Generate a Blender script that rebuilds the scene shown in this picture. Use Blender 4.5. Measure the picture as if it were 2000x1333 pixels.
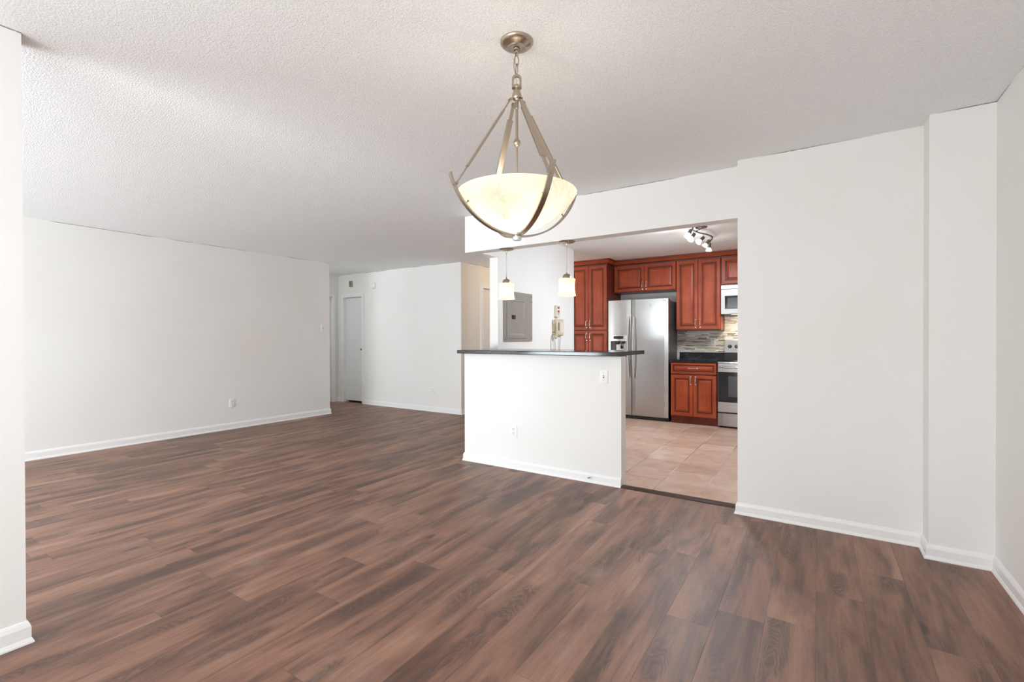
import bpy, bmesh, math, random
from mathutils import Vector, Matrix
random.seed(4)
for o in list(bpy.data.objects): bpy.data.objects.remove(o)
SC = bpy.context.scene
COL = SC.collection
R = math.radians

# ------------------------------------------------------------------ camera, world, daylight, exposure
cd = bpy.data.cameras.new('camera'); cam = bpy.data.objects.new('camera', cd); COL.objects.link(cam)
cd.sensor_width = 36.0; cd.lens = 919.51 / 2000 * 36.0; cd.clip_start = 0.02; cd.clip_end = 100
yaw, pit, rol = R(32.963), R(0.334), R(-0.143)
fwd = Vector((-math.sin(yaw)*math.cos(pit), math.cos(yaw)*math.cos(pit), -math.sin(pit)))
rgt = Vector((math.cos(yaw), math.sin(yaw), 0)); upv = rgt.cross(fwd)
r2 = rgt*math.cos(rol) + upv*math.sin(rol); u2 = -rgt*math.sin(rol) + upv*math.cos(rol)
cam.matrix_world = Matrix(((r2.x, u2.x, -fwd.x, 0), (r2.y, u2.y, -fwd.y, 0), (r2.z, u2.z, -fwd.z, 1.2177), (0, 0, 0, 1)))
SC.camera = cam

w = bpy.data.worlds.new('daylight'); SC.world = w; w.use_nodes = True
w.node_tree.nodes['Background'].inputs[0].default_value = (0.80, 0.88, 1.0, 1)
w.node_tree.nodes['Background'].inputs[1].default_value = 1.6

def area(name, loc, direction, sx, sy, power, color):
    l = bpy.data.lights.new(name, 'AREA'); l.shape = 'RECTANGLE'; l.size = sx; l.size_y = sy
    l.energy = power; l.color = color
    o = bpy.data.objects.new(name, l); COL.objects.link(o); o.location = loc
    o.rotation_euler = Vector(direction).to_track_quat('-Z', 'Y').to_euler()
    return o
# daylight coming in through the glass doors of the living room and the dining-room window (behind the camera)
LP = {'doors_sky': (66, (1.0, 0.96, 0.93)), 'doors_ground': (216, (0.82, 0.94, 1.0)), 'dining_sky': (34, (0.97, 1.0, 1.0)), 'dining_ground': (40, (0.98, 1.0, 0.98)),
      'chandelier': (0.75, (1.0, 0.93, 0.79)), 'pendant': (0.5, (1.0, 0.90, 0.74)), 'track': (42, (0.80, 0.91, 1.0)), 'entry': (9.8, (1.0, 0.70, 0.34)),
      'hall': (12.3, (0.89, 0.98, 1.0)), 'spill': (1.0, (0.97, 1.0, 0.95))}
area('daylight_glass_doors', (-4.65, -3.32, 0.40), (0.0, 0.55, 1.0), 3.2, 0.55, *LP['doors_sky'])
area('ground_bounce_glass_doors', (-4.65, -3.30, 0.55), (0.0, 1, 0.5), 3.2, 0.9, *LP['doors_ground'])
area('daylight_dining_window', (-1.05, -1.45, 1.45), (0.0, 1, 0.0), 2.6, 1.5, *LP['dining_sky'])
area('ground_bounce_dining_window', (-1.05, -1.42, 0.42), (0.0, 0.55, 1.0), 2.6, 0.55, *LP['dining_ground'])

SC.view_settings.view_transform = 'Standard'; SC.view_settings.look = 'None'
SC.view_settings.exposure = 0.0; SC.view_settings.gamma = 1.0
SC.view_settings.use_curve_mapping = False
SC.cycles.max_bounces = 14; SC.cycles.diffuse_bounces = 8; SC.cycles.glossy_bounces = 6
SC.cycles.sample_clamp_indirect = 6.0

# ------------------------------------------------------------------ node helpers and materials
def lin(c):
    c = c/255.0
    return c/12.92 if c <= 0.04045 else ((c+0.055)/1.055)**2.4
def rgb(r, g, b): return (lin(r), lin(g), lin(b), 1)
class NT:
    def __init__(s, name):
        s.m = bpy.data.materials.new(name); s.m.use_nodes = True; s.t = s.m.node_tree; s.n = s.t.nodes
        s.b = s.n['Principled BSDF']
    def node(s, t, **k):
        n = s.n.new(t)
        for a, v in k.items(): setattr(n, a, v)
        return n
    def link(s, a, b): s.t.links.new(a, b)
    def put(s, sock, v):
        if isinstance(v, bpy.types.NodeSocket): s.link(v, sock)
        else: sock.default_value = v
    def math(s, op, a, b=0.0, c=None, clamp=False):
        n = s.node('ShaderNodeMath', operation=op); n.use_clamp = clamp
        s.put(n.inputs[0], a); s.put(n.inputs[1], b)
        if c is not None: s.put(n.inputs[2], c)
        return n.outputs[0]
    def mix(s, f, a, b, mode='MIX'):
        n = s.node('ShaderNodeMix', data_type='RGBA', blend_type=mode)
        s.put(n.inputs[0], f); s.put(n.inputs[6], a); s.put(n.inputs[7], b)
        return n.outputs[2]
    def coord(s): return s.node('ShaderNodeTexCoord').outputs['Object']
    def xyz(s, v):
        n = s.node('ShaderNodeSeparateXYZ'); s.link(v, n.inputs[0]); return n.outputs
    def comb(s, x, y, z=0.0):
        n = s.node('ShaderNodeCombineXYZ')
        for i, v in enumerate((x, y, z)): s.put(n.inputs[i], v)
        return n.outputs[0]
    def noise(s, vec, scale, detail=3, rough=0.55, dist=0.0):
        n = s.node('ShaderNodeTexNoise'); s.link(vec, n.inputs['Vector'])
        n.inputs['Scale'].default_value = scale; n.inputs['Detail'].default_value = detail
        n.inputs['Roughness'].default_value = rough; n.inputs['Distortion'].default_value = dist
        return n.outputs['Fac']
    def ramp(s, f, stops):
        n = s.node('ShaderNodeValToRGB'); s.put(n.inputs[0], f); e = n.color_ramp.elements
        while len(e) < len(stops): e.new(0.5)
        for i, (p, c) in enumerate(stops): e[i].position = p; e[i].color = c
        return n.outputs[0]
    def smooth(s, x, lo, hi):
        n = s.node('ShaderNodeMapRange', interpolation_type='SMOOTHSTEP'); s.put(n.inputs[0], x)
        n.inputs[1].default_value = lo; n.inputs[2].default_value = hi
        return n.outputs[0]
    def bump(s, h, strength, dist):
        n = s.node('ShaderNodeBump'); n.inputs['Strength'].default_value = strength
        n.inputs['Distance'].default_value = dist; s.link(h, n.inputs['Height'])
        s.link(n.outputs[0], s.b.inputs['Normal'])
    def white(s, vec, dim='2D'):
        n = s.node('ShaderNodeTexWhiteNoise', noise_dimensions=dim)
        s.link(vec, n.inputs['Vector']); return n.outputs

def simple(name, col, rough=0.5, metal=0.0, spec=0.5, vary=0.04, scale=30, coat=0.0, bump=0.0):
    k = NT(name); nz = k.noise(k.coord(), scale, 3)
    c = k.mix(nz, tuple(x*(1-vary) for x in col[:3])+(1,), tuple(min(1, x*(1+vary)) for x in col[:3])+(1,))
    k.link(c, k.b.inputs['Base Color'])
    k.b.inputs['Roughness'].default_value = rough; k.b.inputs['Metallic'].default_value = metal
    k.b.inputs['Specular IOR Level'].default_value = spec; k.b.inputs['Coat Weight'].default_value = coat
    if bump: k.bump(nz, bump, 0.002)
    return k.m

def wall_paint():
    k = NT('white_wall_paint'); co = k.coord(); x, y, z = k.xyz(co)
    blot = k.noise(co, 1.1, 2)
    c = k.mix(k.smooth(blot, 0.3, 0.75), rgb(240, 240, 238), rgb(238, 236, 233))
    # broken dark hairline where the wall meets the textured ceiling
    run = k.noise(k.comb(k.math('MULTIPLY', x, 1.7), k.math('MULTIPLY', y, 1.7), 3.0), 1.0, 1)
    fine = k.noise(k.comb(x, y, 0.0), 24, 2)
    edge = k.math('GREATER_THAN', z, k.math('MULTIPLY_ADD', fine, -0.008, 2.4395))
    crack = k.math('MULTIPLY', edge, k.smooth(run, 0.47, 0.55))
    c = k.mix(k.math('MULTIPLY', crack, 0.75), c, rgb(80, 70, 60))
    k.link(c, k.b.inputs['Base Color']); k.b.inputs['Roughness'].default_value = 0.55
    k.b.inputs['Specular IOR Level'].default_value = 0.3
    k.bump(k.noise(co, 160, 2), 0.05, 0.002)
    return k.m
def popcorn():
    k = NT('popcorn_ceiling'); co = k.coord()
    n1 = k.noise(co, 130, 3, 0.6, 0.3); n2 = k.noise(co, 240, 2, 0.6)
    h = k.math('ADD', k.smooth(n1, 0.35, 0.72), k.math('MULTIPLY', n2, 0.45))
    big = k.noise(co, 0.7, 2)
    c = k.mix(k.smooth(n1, 0.25, 0.6), rgb(233, 235, 236), rgb(248, 250, 251))
    c = k.mix(k.math('MULTIPLY', k.smooth(big, 0.5, 0.8), 0.25), c, rgb(240, 238, 236))
    k.link(c, k.b.inputs['Base Color']); k.b.inputs['Roughness'].default_value = 0.9
    k.b.inputs['Specular IOR Level'].default_value = 0.1
    k.bump(h, 0.45, 0.004)
    return k.m
def wood_floor():
    k = NT('vinyl_plank_floor'); co = k.coord(); x, y, z = k.xyz(co)
    W, L = 0.184, 1.22
    u = k.math('DIVIDE', k.math('ADD', x, 2.948), W); ix = k.math('FLOOR', u); fu = k.math('FRACT', u)
    rowr = k.white(k.comb(ix, 7.3))[0]
    v = k.math('ADD', k.math('DIVIDE', y, L), k.math('MULTIPLY', rowr, 7.0)); iy = k.math('FLOOR', v); fv = k.math('FRACT', v)
    rn = k.white(k.comb(ix, iy)); r1 = rn[0]; rc = k.xyz(rn[1])
    ox = k.math('MULTIPLY', rc[0], 40.0); oy = k.math('MULTIPLY', rc[1], 60.0)
    px = k.math('ADD', x, ox); py = k.math('ADD', y, oy)
    # broad tone drift along a plank, streaks, and fine fibre
    broad = k.noise(k.comb(k.math('MULTIPLY', px, 7.5), k.math('MULTIPLY', py, 1.15)), 1.0, 4, 0.6, 0.6)
    streak = k.noise(k.comb(k.math('MULTIPLY', px, 42), k.math('MULTIPLY', py, 2.4)), 1.0, 5, 0.65, 0.5)
    fibre = k.noise(k.comb(k.math('MULTIPLY', px, 300), k.math('MULTIPLY', py, 14)), 1.0, 3, 0.65)
    # cathedral grain arches
    warp = k.noise(k.comb(k.math('MULTIPLY', px, 7), k.math('MULTIPLY', py, 2.2)), 1.0, 3, 0.6)
    cx = k.math('SUBTRACT', fu, k.math('MULTIPLY_ADD', rc[2], 0.5, 0.25))
    arch = k.math('ADD', k.math('MULTIPLY', k.math('POWER', k.math('ABSOLUTE', cx), 1.6), 9.0),
                  k.math('ADD', k.math('MULTIPLY', fv, k.math('MULTIPLY_ADD', r1, 10.0, 3.0)), k.math('MULTIPLY', warp, 5.0)))
    rings = k.math('MULTIPLY_ADD', k.math('SINE', k.math('MULTIPLY', arch, 17.0)), 0.5, 0.5)
    zone = k.smooth(k.noise(k.comb(k.math('MULTIPLY', px, 5.5), k.math('MULTIPLY', py, 1.5), 4.0), 1.0, 2, 0.5), 0.50, 0.60)
    mid = k.math('SUBTRACT', 1.0, k.smooth(k.math('ABSOLUTE', cx), 0.12, 0.36))
    ringm = k.math('MULTIPLY', k.math('MULTIPLY', rings, zone), mid)
    tone = k.math('ADD', k.math('MULTIPLY', broad, 0.74), k.math('MULTIPLY', streak, 0.28))
    tone = k.math('ADD', tone, k.math('MULTIPLY_ADD', r1, 0.09, -0.045))
    c = k.ramp(tone, [(0.36, rgb(96, 74, 65)), (0.45, rgb(124, 96, 82)), (0.53, rgb(147, 113, 95)), (0.61, rgb(162, 127, 108)), (0.72, rgb(180, 147, 127))])
    c = k.mix(k.math('MULTIPLY', ringm, 0.55), c, rgb(66, 50, 45))
    c = k.mix(k.math('MULTIPLY', k.math('MULTIPLY', zone, mid), 0.40), c, rgb(92, 74, 67))
    c = k.mix(k.math('MULTIPLY', k.smooth(fibre, 0.45, 0.75), 0.34), c, rgb(86, 66, 60))
    # warm or grey lean per plank
    c = k.mix(0.30, c, k.mix(rc[1], rgb(150, 122, 112), rgb(160, 112, 92)), 'SOFT_LIGHT')
    # small knots
    kv = k.node('ShaderNodeTexVoronoi')
    k.link(k.comb(k.math('MULTIPLY', px, 3.4), k.math('MULTIPLY', py, 1.5)), kv.inputs['Vector']); kv.inputs['Scale'].default_value = 1.0
    knot = k.math('SUBTRACT', 1.0, k.smooth(k.math('ADD', kv.outputs['Distance'], k.math('MULTIPLY', streak, 0.06)), 0.06, 0.13))
    c = k.mix(k.math('MULTIPLY', knot, 0.75), c, rgb(58, 42, 38))
    # plank joints
    eu = k.math('MULTIPLY', k.math('MINIMUM', fu, k.math('SUBTRACT', 1.0, fu)), W)
    ev = k.math('MULTIPLY', k.math('MINIMUM', fv, k.math('SUBTRACT', 1.0, fv)), L)
    e = k.math('MINIMUM', eu, ev); joint = k.math('SUBTRACT', 1.0, k.smooth(e, 0.0004, 0.0016))
    c = k.mix(k.math('MULTIPLY', joint, 0.5), c, rgb(66, 50, 44))
    # pale scuffs and dust
    sc = k.smooth(k.noise(co, 1.6, 5, 0.65), 0.56, 0.72)
    c = k.mix(k.math('MULTIPLY', sc, 0.13), c, rgb(190, 178, 172))
    k.link(c, k.b.inputs['Base Color'])
    k.put(k.b.inputs['Roughness'], k.math('MULTIPLY_ADD', streak, 0.16, 0.38))
    k.b.inputs['Specular IOR Level'].default_value = 0.5
    hh = k.math('SUBTRACT', k.math('MULTIPLY', fibre, 0.12), joint)
    k.bump(hh, 0.35, 0.0012)
    return k.m
def tile_floor():
    k = NT('kitchen_floor_tile'); co = k.coord(); x, y, z = k.xyz(co)
    TX, TY = 0.346, 0.334
    u = k.math('DIVIDE', k.math('ADD', x, 1.101), TX); v = k.math('DIVIDE', k.math('SUBTRACT', y, 4.055), TY)
    iu = k.math('FLOOR', u); iv = k.math('FLOOR', v); fu = k.math('FRACT', u); fv = k.math('FRACT', v)
    rn = k.white(k.comb(iu, iv))
    n1 = k.noise(co, 5.5, 5, 0.65, 0.4); n2 = k.noise(k.comb(k.math('MULTIPLY', x, 5), k.math('MULTIPLY', y, 16)), 1.0, 4, 0.6)
    t = k.math('ADD', k.math('MULTIPLY', n1, 0.6), k.math('ADD', k.math('MULTIPLY', n2, 0.3), k.math('MULTIPLY', rn[0], 0.2)))
    c = k.ramp(t, [(0.3, rgb(176, 140, 120)), (0.5, rgb(198, 164, 144)), (0.72, rgb(216, 188, 170))])
    e = k.math('MINIMUM', k.math('MULTIPLY', k.math('MINIMUM', fu, k.math('SUBTRACT', 1.0, fu)), TX),
               k.math('MULTIPLY', k.math('MINIMUM', fv, k.math('SUBTRACT', 1.0, fv)), TY))
    g = k.math('SUBTRACT', 1.0, k.smooth(e, 0.0030, 0.0052))
    gc = k.mix(k.smooth(k.noise(co, 1.3, 2), 0.4, 0.6), rgb(134, 104, 90), rgb(228, 212, 198))
    c = k.mix(k.math('MULTIPLY', g, 0.9), c, gc)
    k.link(c, k.b.inputs['Base Color']); k.put(k.b.inputs['Roughness'], k.math('MULTIPLY_ADD', n2, 0.2, 0.22))
    k.bump(k.math('SUBTRACT', k.math('MULTIPLY', n2, 0.8), g), 0.35, 0.003)
    return k.m
def cherry(name, a, b, cc, axis='z'):
    k = NT(name); co = k.coord(); x, y, z = k.xyz(co)
    if axis == 'x': x, z = z, x
    g1 = k.noise(k.comb(k.math('MULTIPLY', x, 40), k.math('MULTIPLY', y, 40), k.math('MULTIPLY', z, 2.5)), 1.0, 4, 0.6, 0.3)
    g2 = k.noise(co, 4.0, 3, 0.5)
    t = k.math('ADD', k.math('MULTIPLY', g1, 0.45), k.math('MULTIPLY', g2, 0.55))
    k.link(k.ramp(t, [(0.3, a), (0.5, b), (0.72, cc)]), k.b.inputs['Base Color'])
    k.b.inputs['Roughness'].default_value = 0.38; k.b.inputs['Specular IOR Level'].default_value = 0.32; k.b.inputs['Coat Weight'].default_value = 0.04
    k.b.inputs['Coat Roughness'].default_value = 0.25
    return k.m
def steel(name, col, rough, streak=True):
    k = NT(name); co = k.coord(); x, y, z = k.xyz(co)
    n = k.noise(k.comb(k.math('MULTIPLY', x, 3), k.math('MULTIPLY', y, 3), k.math('MULTIPLY', z, 260)), 1.0, 3, 0.6)
    k.link(k.mix(n, tuple(v*0.93 for v in col[:3])+(1,), col), k.b.inputs['Base Color'])
    k.b.inputs['Metallic'].default_value = 1.0
    k.put(k.b.inputs['Roughness'], k.math('MULTIPLY_ADD', n, 0.08, rough))
    return k.m
def nickel(name, col, rough):
    k = NT(name); n = k.noise(k.coord(), 90, 3)
    k.link(k.mix(n, tuple(v*0.95 for v in col[:3])+(1,), col), k.b.inputs['Base Color'])
    k.b.inputs['Metallic'].default_value = 1.0
    k.put(k.b.inputs['Roughness'], k.math('MULTIPLY_ADD', n, 0.06, rough))
    return k.m
def granite():
    k = NT('black_granite'); co = k.coord()
    n = k.noise(co, 190, 3, 0.7); n2 = k.noise(co, 60, 3, 0.7)
    c = k.ramp(k.math('ADD', k.math('MULTIPLY', n, 0.6), k.math('MULTIPLY', n2, 0.4)),
               [(0.45, rgb(18, 19, 22)), (0.58, rgb(38, 42, 48)), (0.68, rgb(96, 102, 110))])
    k.link(c, k.b.inputs['Base Color']); k.b.inputs['Roughness'].default_value = 0.12
    k.b.inputs['Specular IOR Level'].default_value = 0.6
    return k.m
def mosaic():
    k = NT('linear_mosaic_tile'); co = k.coord(); x, y, z = k.xyz(co)
    RH = 0.0165
    iz = k.math('FLOOR', k.math('DIVIDE', z, RH)); fz = k.math('FRACT', k.math('DIVIDE', z, RH))
    rr = k.xyz(k.white(k.comb(iz, 3.1))[1])
    Lr = k.math('MULTIPLY_ADD', rr[0], 0.07, 0.075)
    u = k.math('DIVIDE', k.math('ADD', x, k.math('MULTIPLY', rr[1], 3.0)), Lr)
    iu = k.math('FLOOR', u); fu = k.math('FRACT', u)
    rn = k.white(k.comb(iu, iz))
    c = k.ramp(rn[0], [(0.0, rgb(120, 110, 100)), (0.14, rgb(168, 158, 146)), (0.30, rgb(218, 210, 196)), (0.6, rgb(240, 232, 218)), (0.82, rgb(192, 180, 164)), (0.95, rgb(250, 246, 238))])
    e = k.math('MINIMUM', k.math('MULTIPLY', k.math('MINIMUM', fu, k.math('SUBTRACT', 1.0, fu)), Lr),
               k.math('MULTIPLY', k.math('MINIMUM', fz, k.math('SUBTRACT', 1.0, fz)), RH))
    g = k.math('SUBTRACT', 1.0, k.smooth(e, 0.0006, 0.0016))
    c = k.mix(g, c, rgb(170, 160, 148))
    k.link(c, k.b.inputs['Base Color'])
    rc = k.xyz(rn[1]); k.put(k.b.inputs['Roughness'], k.math('MULTIPLY_ADD', rc[1], 0.4, 0.1))
    k.bump(k.math('SUBTRACT', k.math('MULTIPLY', rc[2], 0.4), g), 0.4, 0.002)
    return k.m
def glow_glass(name, base, emit, strength, swirl=0.0, translucent=0.0):
    k = NT(name); co = k.coord()
    k.b.inputs['Roughness'].default_value = 0.35
    n = k.noise(co, 2.2, 4, 0.55, 2.2)
    band = k.math('SUBTRACT', 1.0, k.smooth(k.math('ABSOLUTE', k.math('SUBTRACT', n, 0.5)), 0.0, 0.03))
    soft = k.noise(co, 6.0, 3, 0.5, 1.0)
    cloud = k.math('MAXIMUM', k.math('MULTIPLY', band, 0.8), k.math('MULTIPLY', k.smooth(soft, 0.4, 0.7), 0.6))
    f = k.math('MULTIPLY', cloud, swirl)
    bc = k.mix(f, base, tuple(a*b for a, b in zip(base[:3], (0.80, 0.74, 0.64)))+(1,))
    k.link(k.mix(f, emit, tuple(a*b for a, b in zip(emit[:3], (0.86, 0.80, 0.70)))+(1,)), k.b.inputs['Emission Color'])
    k.link(bc, k.b.inputs['Base Color']); k.b.inputs['Emission Strength'].default_value = strength
    if translucent:
        tr_ = k.node('ShaderNodeBsdfTranslucent'); k.link(bc, tr_.inputs['Color'])
        mx = k.node('ShaderNodeMixShader'); mx.inputs[0].default_value = translucent
        k.link(k.b.outputs[0], mx.inputs[1]); k.link(tr_.outputs[0], mx.inputs[2])
        k.link(mx.outputs[0], k.n['Material Output'].inputs['Surface'])
    return k.m

M = {}
M['wall'] = wall_paint(); M['ceiling'] = popcorn(); M['floor'] = wood_floor(); M['tile'] = tile_floor()
M['trim'] = simple('white_semigloss_trim', rgb(243, 243, 243), 0.35, vary=0.01)
M['door'] = simple('white_door_paint', rgb(232, 234, 236), 0.45, vary=0.01)
M['cherry'] = cherry('cherry_stained_wood', rgb(134, 50, 24), rgb(164, 70, 36), rgb(186, 90, 50))
M['cherry_h'] = cherry('cherry_stained_rail', rgb(130, 49, 24), rgb(160, 68, 36), rgb(180, 86, 48), 'x')
M['glaze'] = cherry('dark_chocolate_glaze', rgb(52, 20, 14), rgb(66, 26, 18), rgb(82, 34, 24))
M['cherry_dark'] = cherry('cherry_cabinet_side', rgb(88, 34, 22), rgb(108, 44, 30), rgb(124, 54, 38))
M['steel'] = steel('brushed_stainless_steel', (0.53, 0.522, 0.515, 1), 0.22)
M['steel_range'] = steel('brushed_steel_range', (0.40, 0.385, 0.37, 1), 0.26)
M['steel_smooth'] = nickel('polished_steel', (0.74, 0.74, 0.74, 1), 0.13)
M['nickel'] = nickel('brushed_nickel', (0.48, 0.41, 0.33, 1), 0.26)
M['chrome'] = nickel('satin_chrome_pull', (0.80, 0.78, 0.75, 1), 0.16)
M['darkmetal'] = nickel('dark_pewter_metal', (0.20, 0.18, 0.17, 1), 0.35)
M['granite'] = granite(); M['mosaic'] = mosaic()
M['black'] = simple('black_plastic', rgb(22, 22, 23), 0.35)
M['blackglass'] = simple('black_oven_glass', rgb(10, 10, 11), 0.06, spec=0.7)
M['windowglass'] = simple('grey_oven_window_glass', rgb(70, 74, 76), 0.10, spec=0.9)
M['fridgeside'] = simple('charcoal_textured_side', rgb(92, 86, 84), 0.38, bump=0.2, scale=300)
M['plate'] = simple('white_plastic_plate', rgb(240, 240, 238), 0.35, vary=0.01)
M['slot'] = simple('dark_slot', rgb(60, 58, 56), 0.6)
M['panelgrey'] = simple('grey_enamel_panel', rgb(152, 145, 138), 0.36, vary=0.03, scale=8)
M['beige'] = simple('beige_phone_plastic', rgb(206, 192, 166), 0.42)
M['ivory'] = simple('ivory_box_plastic', rgb(228, 220, 206), 0.45)
M['redprint'] = simple('dark_red_print', rgb(140, 66, 74), 0.6)
M['chime'] = simple('tan_chime_cover', rgb(168, 150, 122), 0.6)
M['threshold'] = cherry('dark_threshold_wood', rgb(60, 44, 38), rgb(76, 57, 50), rgb(90, 69, 60), 'x')
M['threshold'].node_tree.nodes['Principled BSDF'].inputs['Specular IOR Level'].default_value = 0.1
M['threshold'].node_tree.nodes['Principled BSDF'].inputs['Roughness'].default_value = 0.6
M['bowl'] = glow_glass('lit_alabaster_glass', rgb(236, 228, 213), rgb(255, 240, 217), 0.48, 0.8, 0.5)
M['shade'] = glow_glass('lit_frosted_glass', rgb(244, 232, 196), rgb(255, 238, 190), 0.85, 0.25, 0.5)
M['bulb'] = glow_glass('lit_bulb', rgb(255, 255, 255), rgb(255, 240, 214), 1.6)
M['spot'] = glow_glass('lit_reflector_lamp', rgb(255, 255, 255), rgb(255, 253, 248), 2.5)
M['cord'] = simple('clear_silver_cord', rgb(150, 146, 138), 0.4)
M['display'] = simple('dark_display', rgb(26, 28, 30), 0.15)

# ------------------------------------------------------------------ mesh helpers
def box(bm, x0, x1, y0, y1, z0, z1, mi=0):
    v = [bm.verts.new(p) for p in ((x0, y0, z0), (x1, y0, z0), (x1, y1, z0), (x0, y1, z0), (x0, y0, z1), (x1, y0, z1), (x1, y1, z1), (x0, y1, z1))]
    for f in ((3, 2, 1, 0), (4, 5, 6, 7), (0, 1, 5, 4), (1, 2, 6, 5), (2, 3, 7, 6), (3, 0, 4, 7)):
        bm.faces.new([v[i] for i in f]).material_index = mi
    return v
def bbox(x0, x1, y0, y1, z0, z1, bev=0.0, seg=2):
    bm = bmesh.new(); box(bm, x0, x1, y0, y1, z0, z1)
    if bev: bmesh.ops.bevel(bm, geom=bm.edges[:], offset=bev, segments=seg, affect='EDGES', profile=0.6)
    return bm
def lathe(bm, prof, seg=32, c=(0, 0, 0), mtx=None, mi=0):
    rings = []
    for r, z in prof:
        if r < 1e-6: rings.append([bm.verts.new((0, 0, z))])
        else: rings.append([bm.verts.new((r*math.cos(2*math.pi*i/seg), r*math.sin(2*math.pi*i/seg), z)) for i in range(seg)])
    for a, b in zip(rings, rings[1:]):
        for i in range(seg):
            j = (i+1) % seg
            q = [a[i % len(a)], a[j % len(a)], b[j % len(b)], b[i % len(b)]]
            q2 = []
            for t in q:
                if t not in q2: q2.append(t)
            if len(q2) >= 3:
                try: bm.faces.new(q2).material_index = mi
                except ValueError: pass
    vs = [v for r_ in rings for v in r_]
    for v in vs:
        p = Vector(v.co)
        if mtx is not None: p = mtx @ p
        v.co = p + Vector(c)
    return vs
def frame_for(d):
    d = d.normalized(); a = Vector((0, 0, 1)) if abs(d.z) < 0.9 else Vector((1, 0, 0))
    u = d.cross(a).normalized(); return u, u.cross(d).normalized()
def tube(bm, pts, r, seg=8, closed=False, cap=True):
    pts = [Vector(p) for p in pts]; n = len(pts); rings = []; u = None
    for i, p in enumerate(pts):
        if closed: d = pts[(i+1) % n] - pts[i-1]
        else: d = pts[min(i+1, n-1)] - pts[max(i-1, 0)]
        d.normalize()
        if u is None: u, v = frame_for(d)
        else:
            u = (u - d*u.dot(d)).normalized(); v = d.cross(u)
        rr = r[i] if isinstance(r, (list, tuple)) else r
        rings.append([bm.verts.new(p + (u*math.cos(2*math.pi*k/seg) + v*math.sin(2*math.pi*k/seg))*rr) for k in range(seg)])
    for i in range(n if closed else n-1):
        a, b = rings[i], rings[(i+1) % n]
        for k in range(seg):
            bm.faces.new((a[k], a[(k+1) % seg], b[(k+1) % seg], b[k]))
    if cap and not closed:
        bm.faces.new(rings[0][::-1]); bm.faces.new(rings[-1])
def strip(bm, pts, side, wdt, thk, nrm=None):
    """flat bar along pts: 'side' = direction of its width"""
    pts = [Vector(p) for p in pts]; side = Vector(side).normalized(); rings = []
    for i, p in enumerate(pts):
        d = (pts[min(i+1, len(pts)-1)] - pts[max(i-1, 0)]).normalized(); nn = d.cross(side).normalized()
        rings.append([bm.verts.new(p + side*a*wdt/2 + nn*b*thk/2) for a, b in ((-1, -1), (1, -1), (1, 1), (-1, 1))])
    for a, b in zip(rings, rings[1:]):
        for k in range(4): bm.faces.new((a[k], a[(k+1) % 4], b[(k+1) % 4], b[k]))
    bm.faces.new(rings[0][::-1]); bm.faces.new(rings[-1])
def obj(name, bm, mat, parent=None, smooth=False, bevel=0.0, solid=0.0):
    me = bpy.data.meshes.new(name)
    bmesh.ops.recalc_face_normals(bm, faces=bm.faces[:])
    off = Vector((0, 0, 0)); q = parent
    while q is not None: off += q.location; q = q.parent
    for v in bm.verts: v.co -= off
    if smooth:
        for f in bm.faces: f.smooth = True
    bm.to_mesh(me); bm.free()
    o = bpy.data.objects.new(name, me); COL.objects.link(o)
    for m in (mat if isinstance(mat, (list, tuple)) else [mat]): me.materials.append(m)
    if parent is not None: o.parent = parent
    if smooth == 'auto':
        try: me.set_sharp_from_angle(angle=R(38))
        except Exception: pass
    if bevel:
        b = o.modifiers.new('bevel', 'BEVEL'); b.width = bevel; b.segments = 2; b.limit_method = 'ANGLE'; b.angle_limit = R(40)
    return o
def tag(o, label, cat, group=None):
    o['label'] = label; o['category'] = cat
    if group: o['group'] = group
    return o
def thing(name, label, cat, loc, group=None):
    o = bpy.data.objects.new(name, None); COL.objects.link(o); o.location = loc; o.empty_display_size = 0.05
    return tag(o, label, cat, group)
def struct(name, bm, mat, parent=None, **k):
    o = obj(name, bm, mat, parent, **k)
    if parent is None: o['kind'] = 'structure'
    return o
def sbox(name, *a, mat=None, **k): return struct(name, bbox(*a), mat or M['wall'], **k)
def dup(root, loc, label, group=None, rotz=None):
    r = root.copy(); COL.objects.link(r); r.location = loc; r['label'] = label
    if rotz is not None: r.rotation_euler = (0, 0, rotz)
    if group: r['group'] = group
    for ch in list(root.children):
        c = ch.copy(); COL.objects.link(c); c.parent = r
        for g in list(ch.children):
            d = g.copy(); COL.objects.link(d); d.parent = c
    return r

# ------------------------------------------------------------------ the shell
H = 2.44
XL, YE, YH, ZH = -6.6385, 4.80, 3.703, 2.074
XR, XC, YR, YC = 0.779, 0.514, 3.5786, 3.4173
XFAR, YFAR, XHALL = -4.760, 5.852, -7.817
XP = -2.836
YB = 7.49
# wood floor (everything except the tiled kitchen)
bm = bmesh.new()
box(bm, -7.95, 0.9, -3.35, 3.703, -0.10, 0.0); box(bm, -7.95, -2.94, 3.703, 7.62, -0.10, 0.0)
struct('floor', bm, M['floor'])
bm = bmesh.new(); box(bm, -2.94, 1.0, 3.703, 7.62, -0.10, 0.004); struct('floor_kitchen', bm, M['tile'])
bm = bmesh.new()
box(bm, -7.95, 1.0, -3.45, 7.62, H, H+0.1); struct('ceiling', bm, M['ceiling'])

sbox('wall_left', XL-0.11, XL, -3.25, YE, 0, H)
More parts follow.
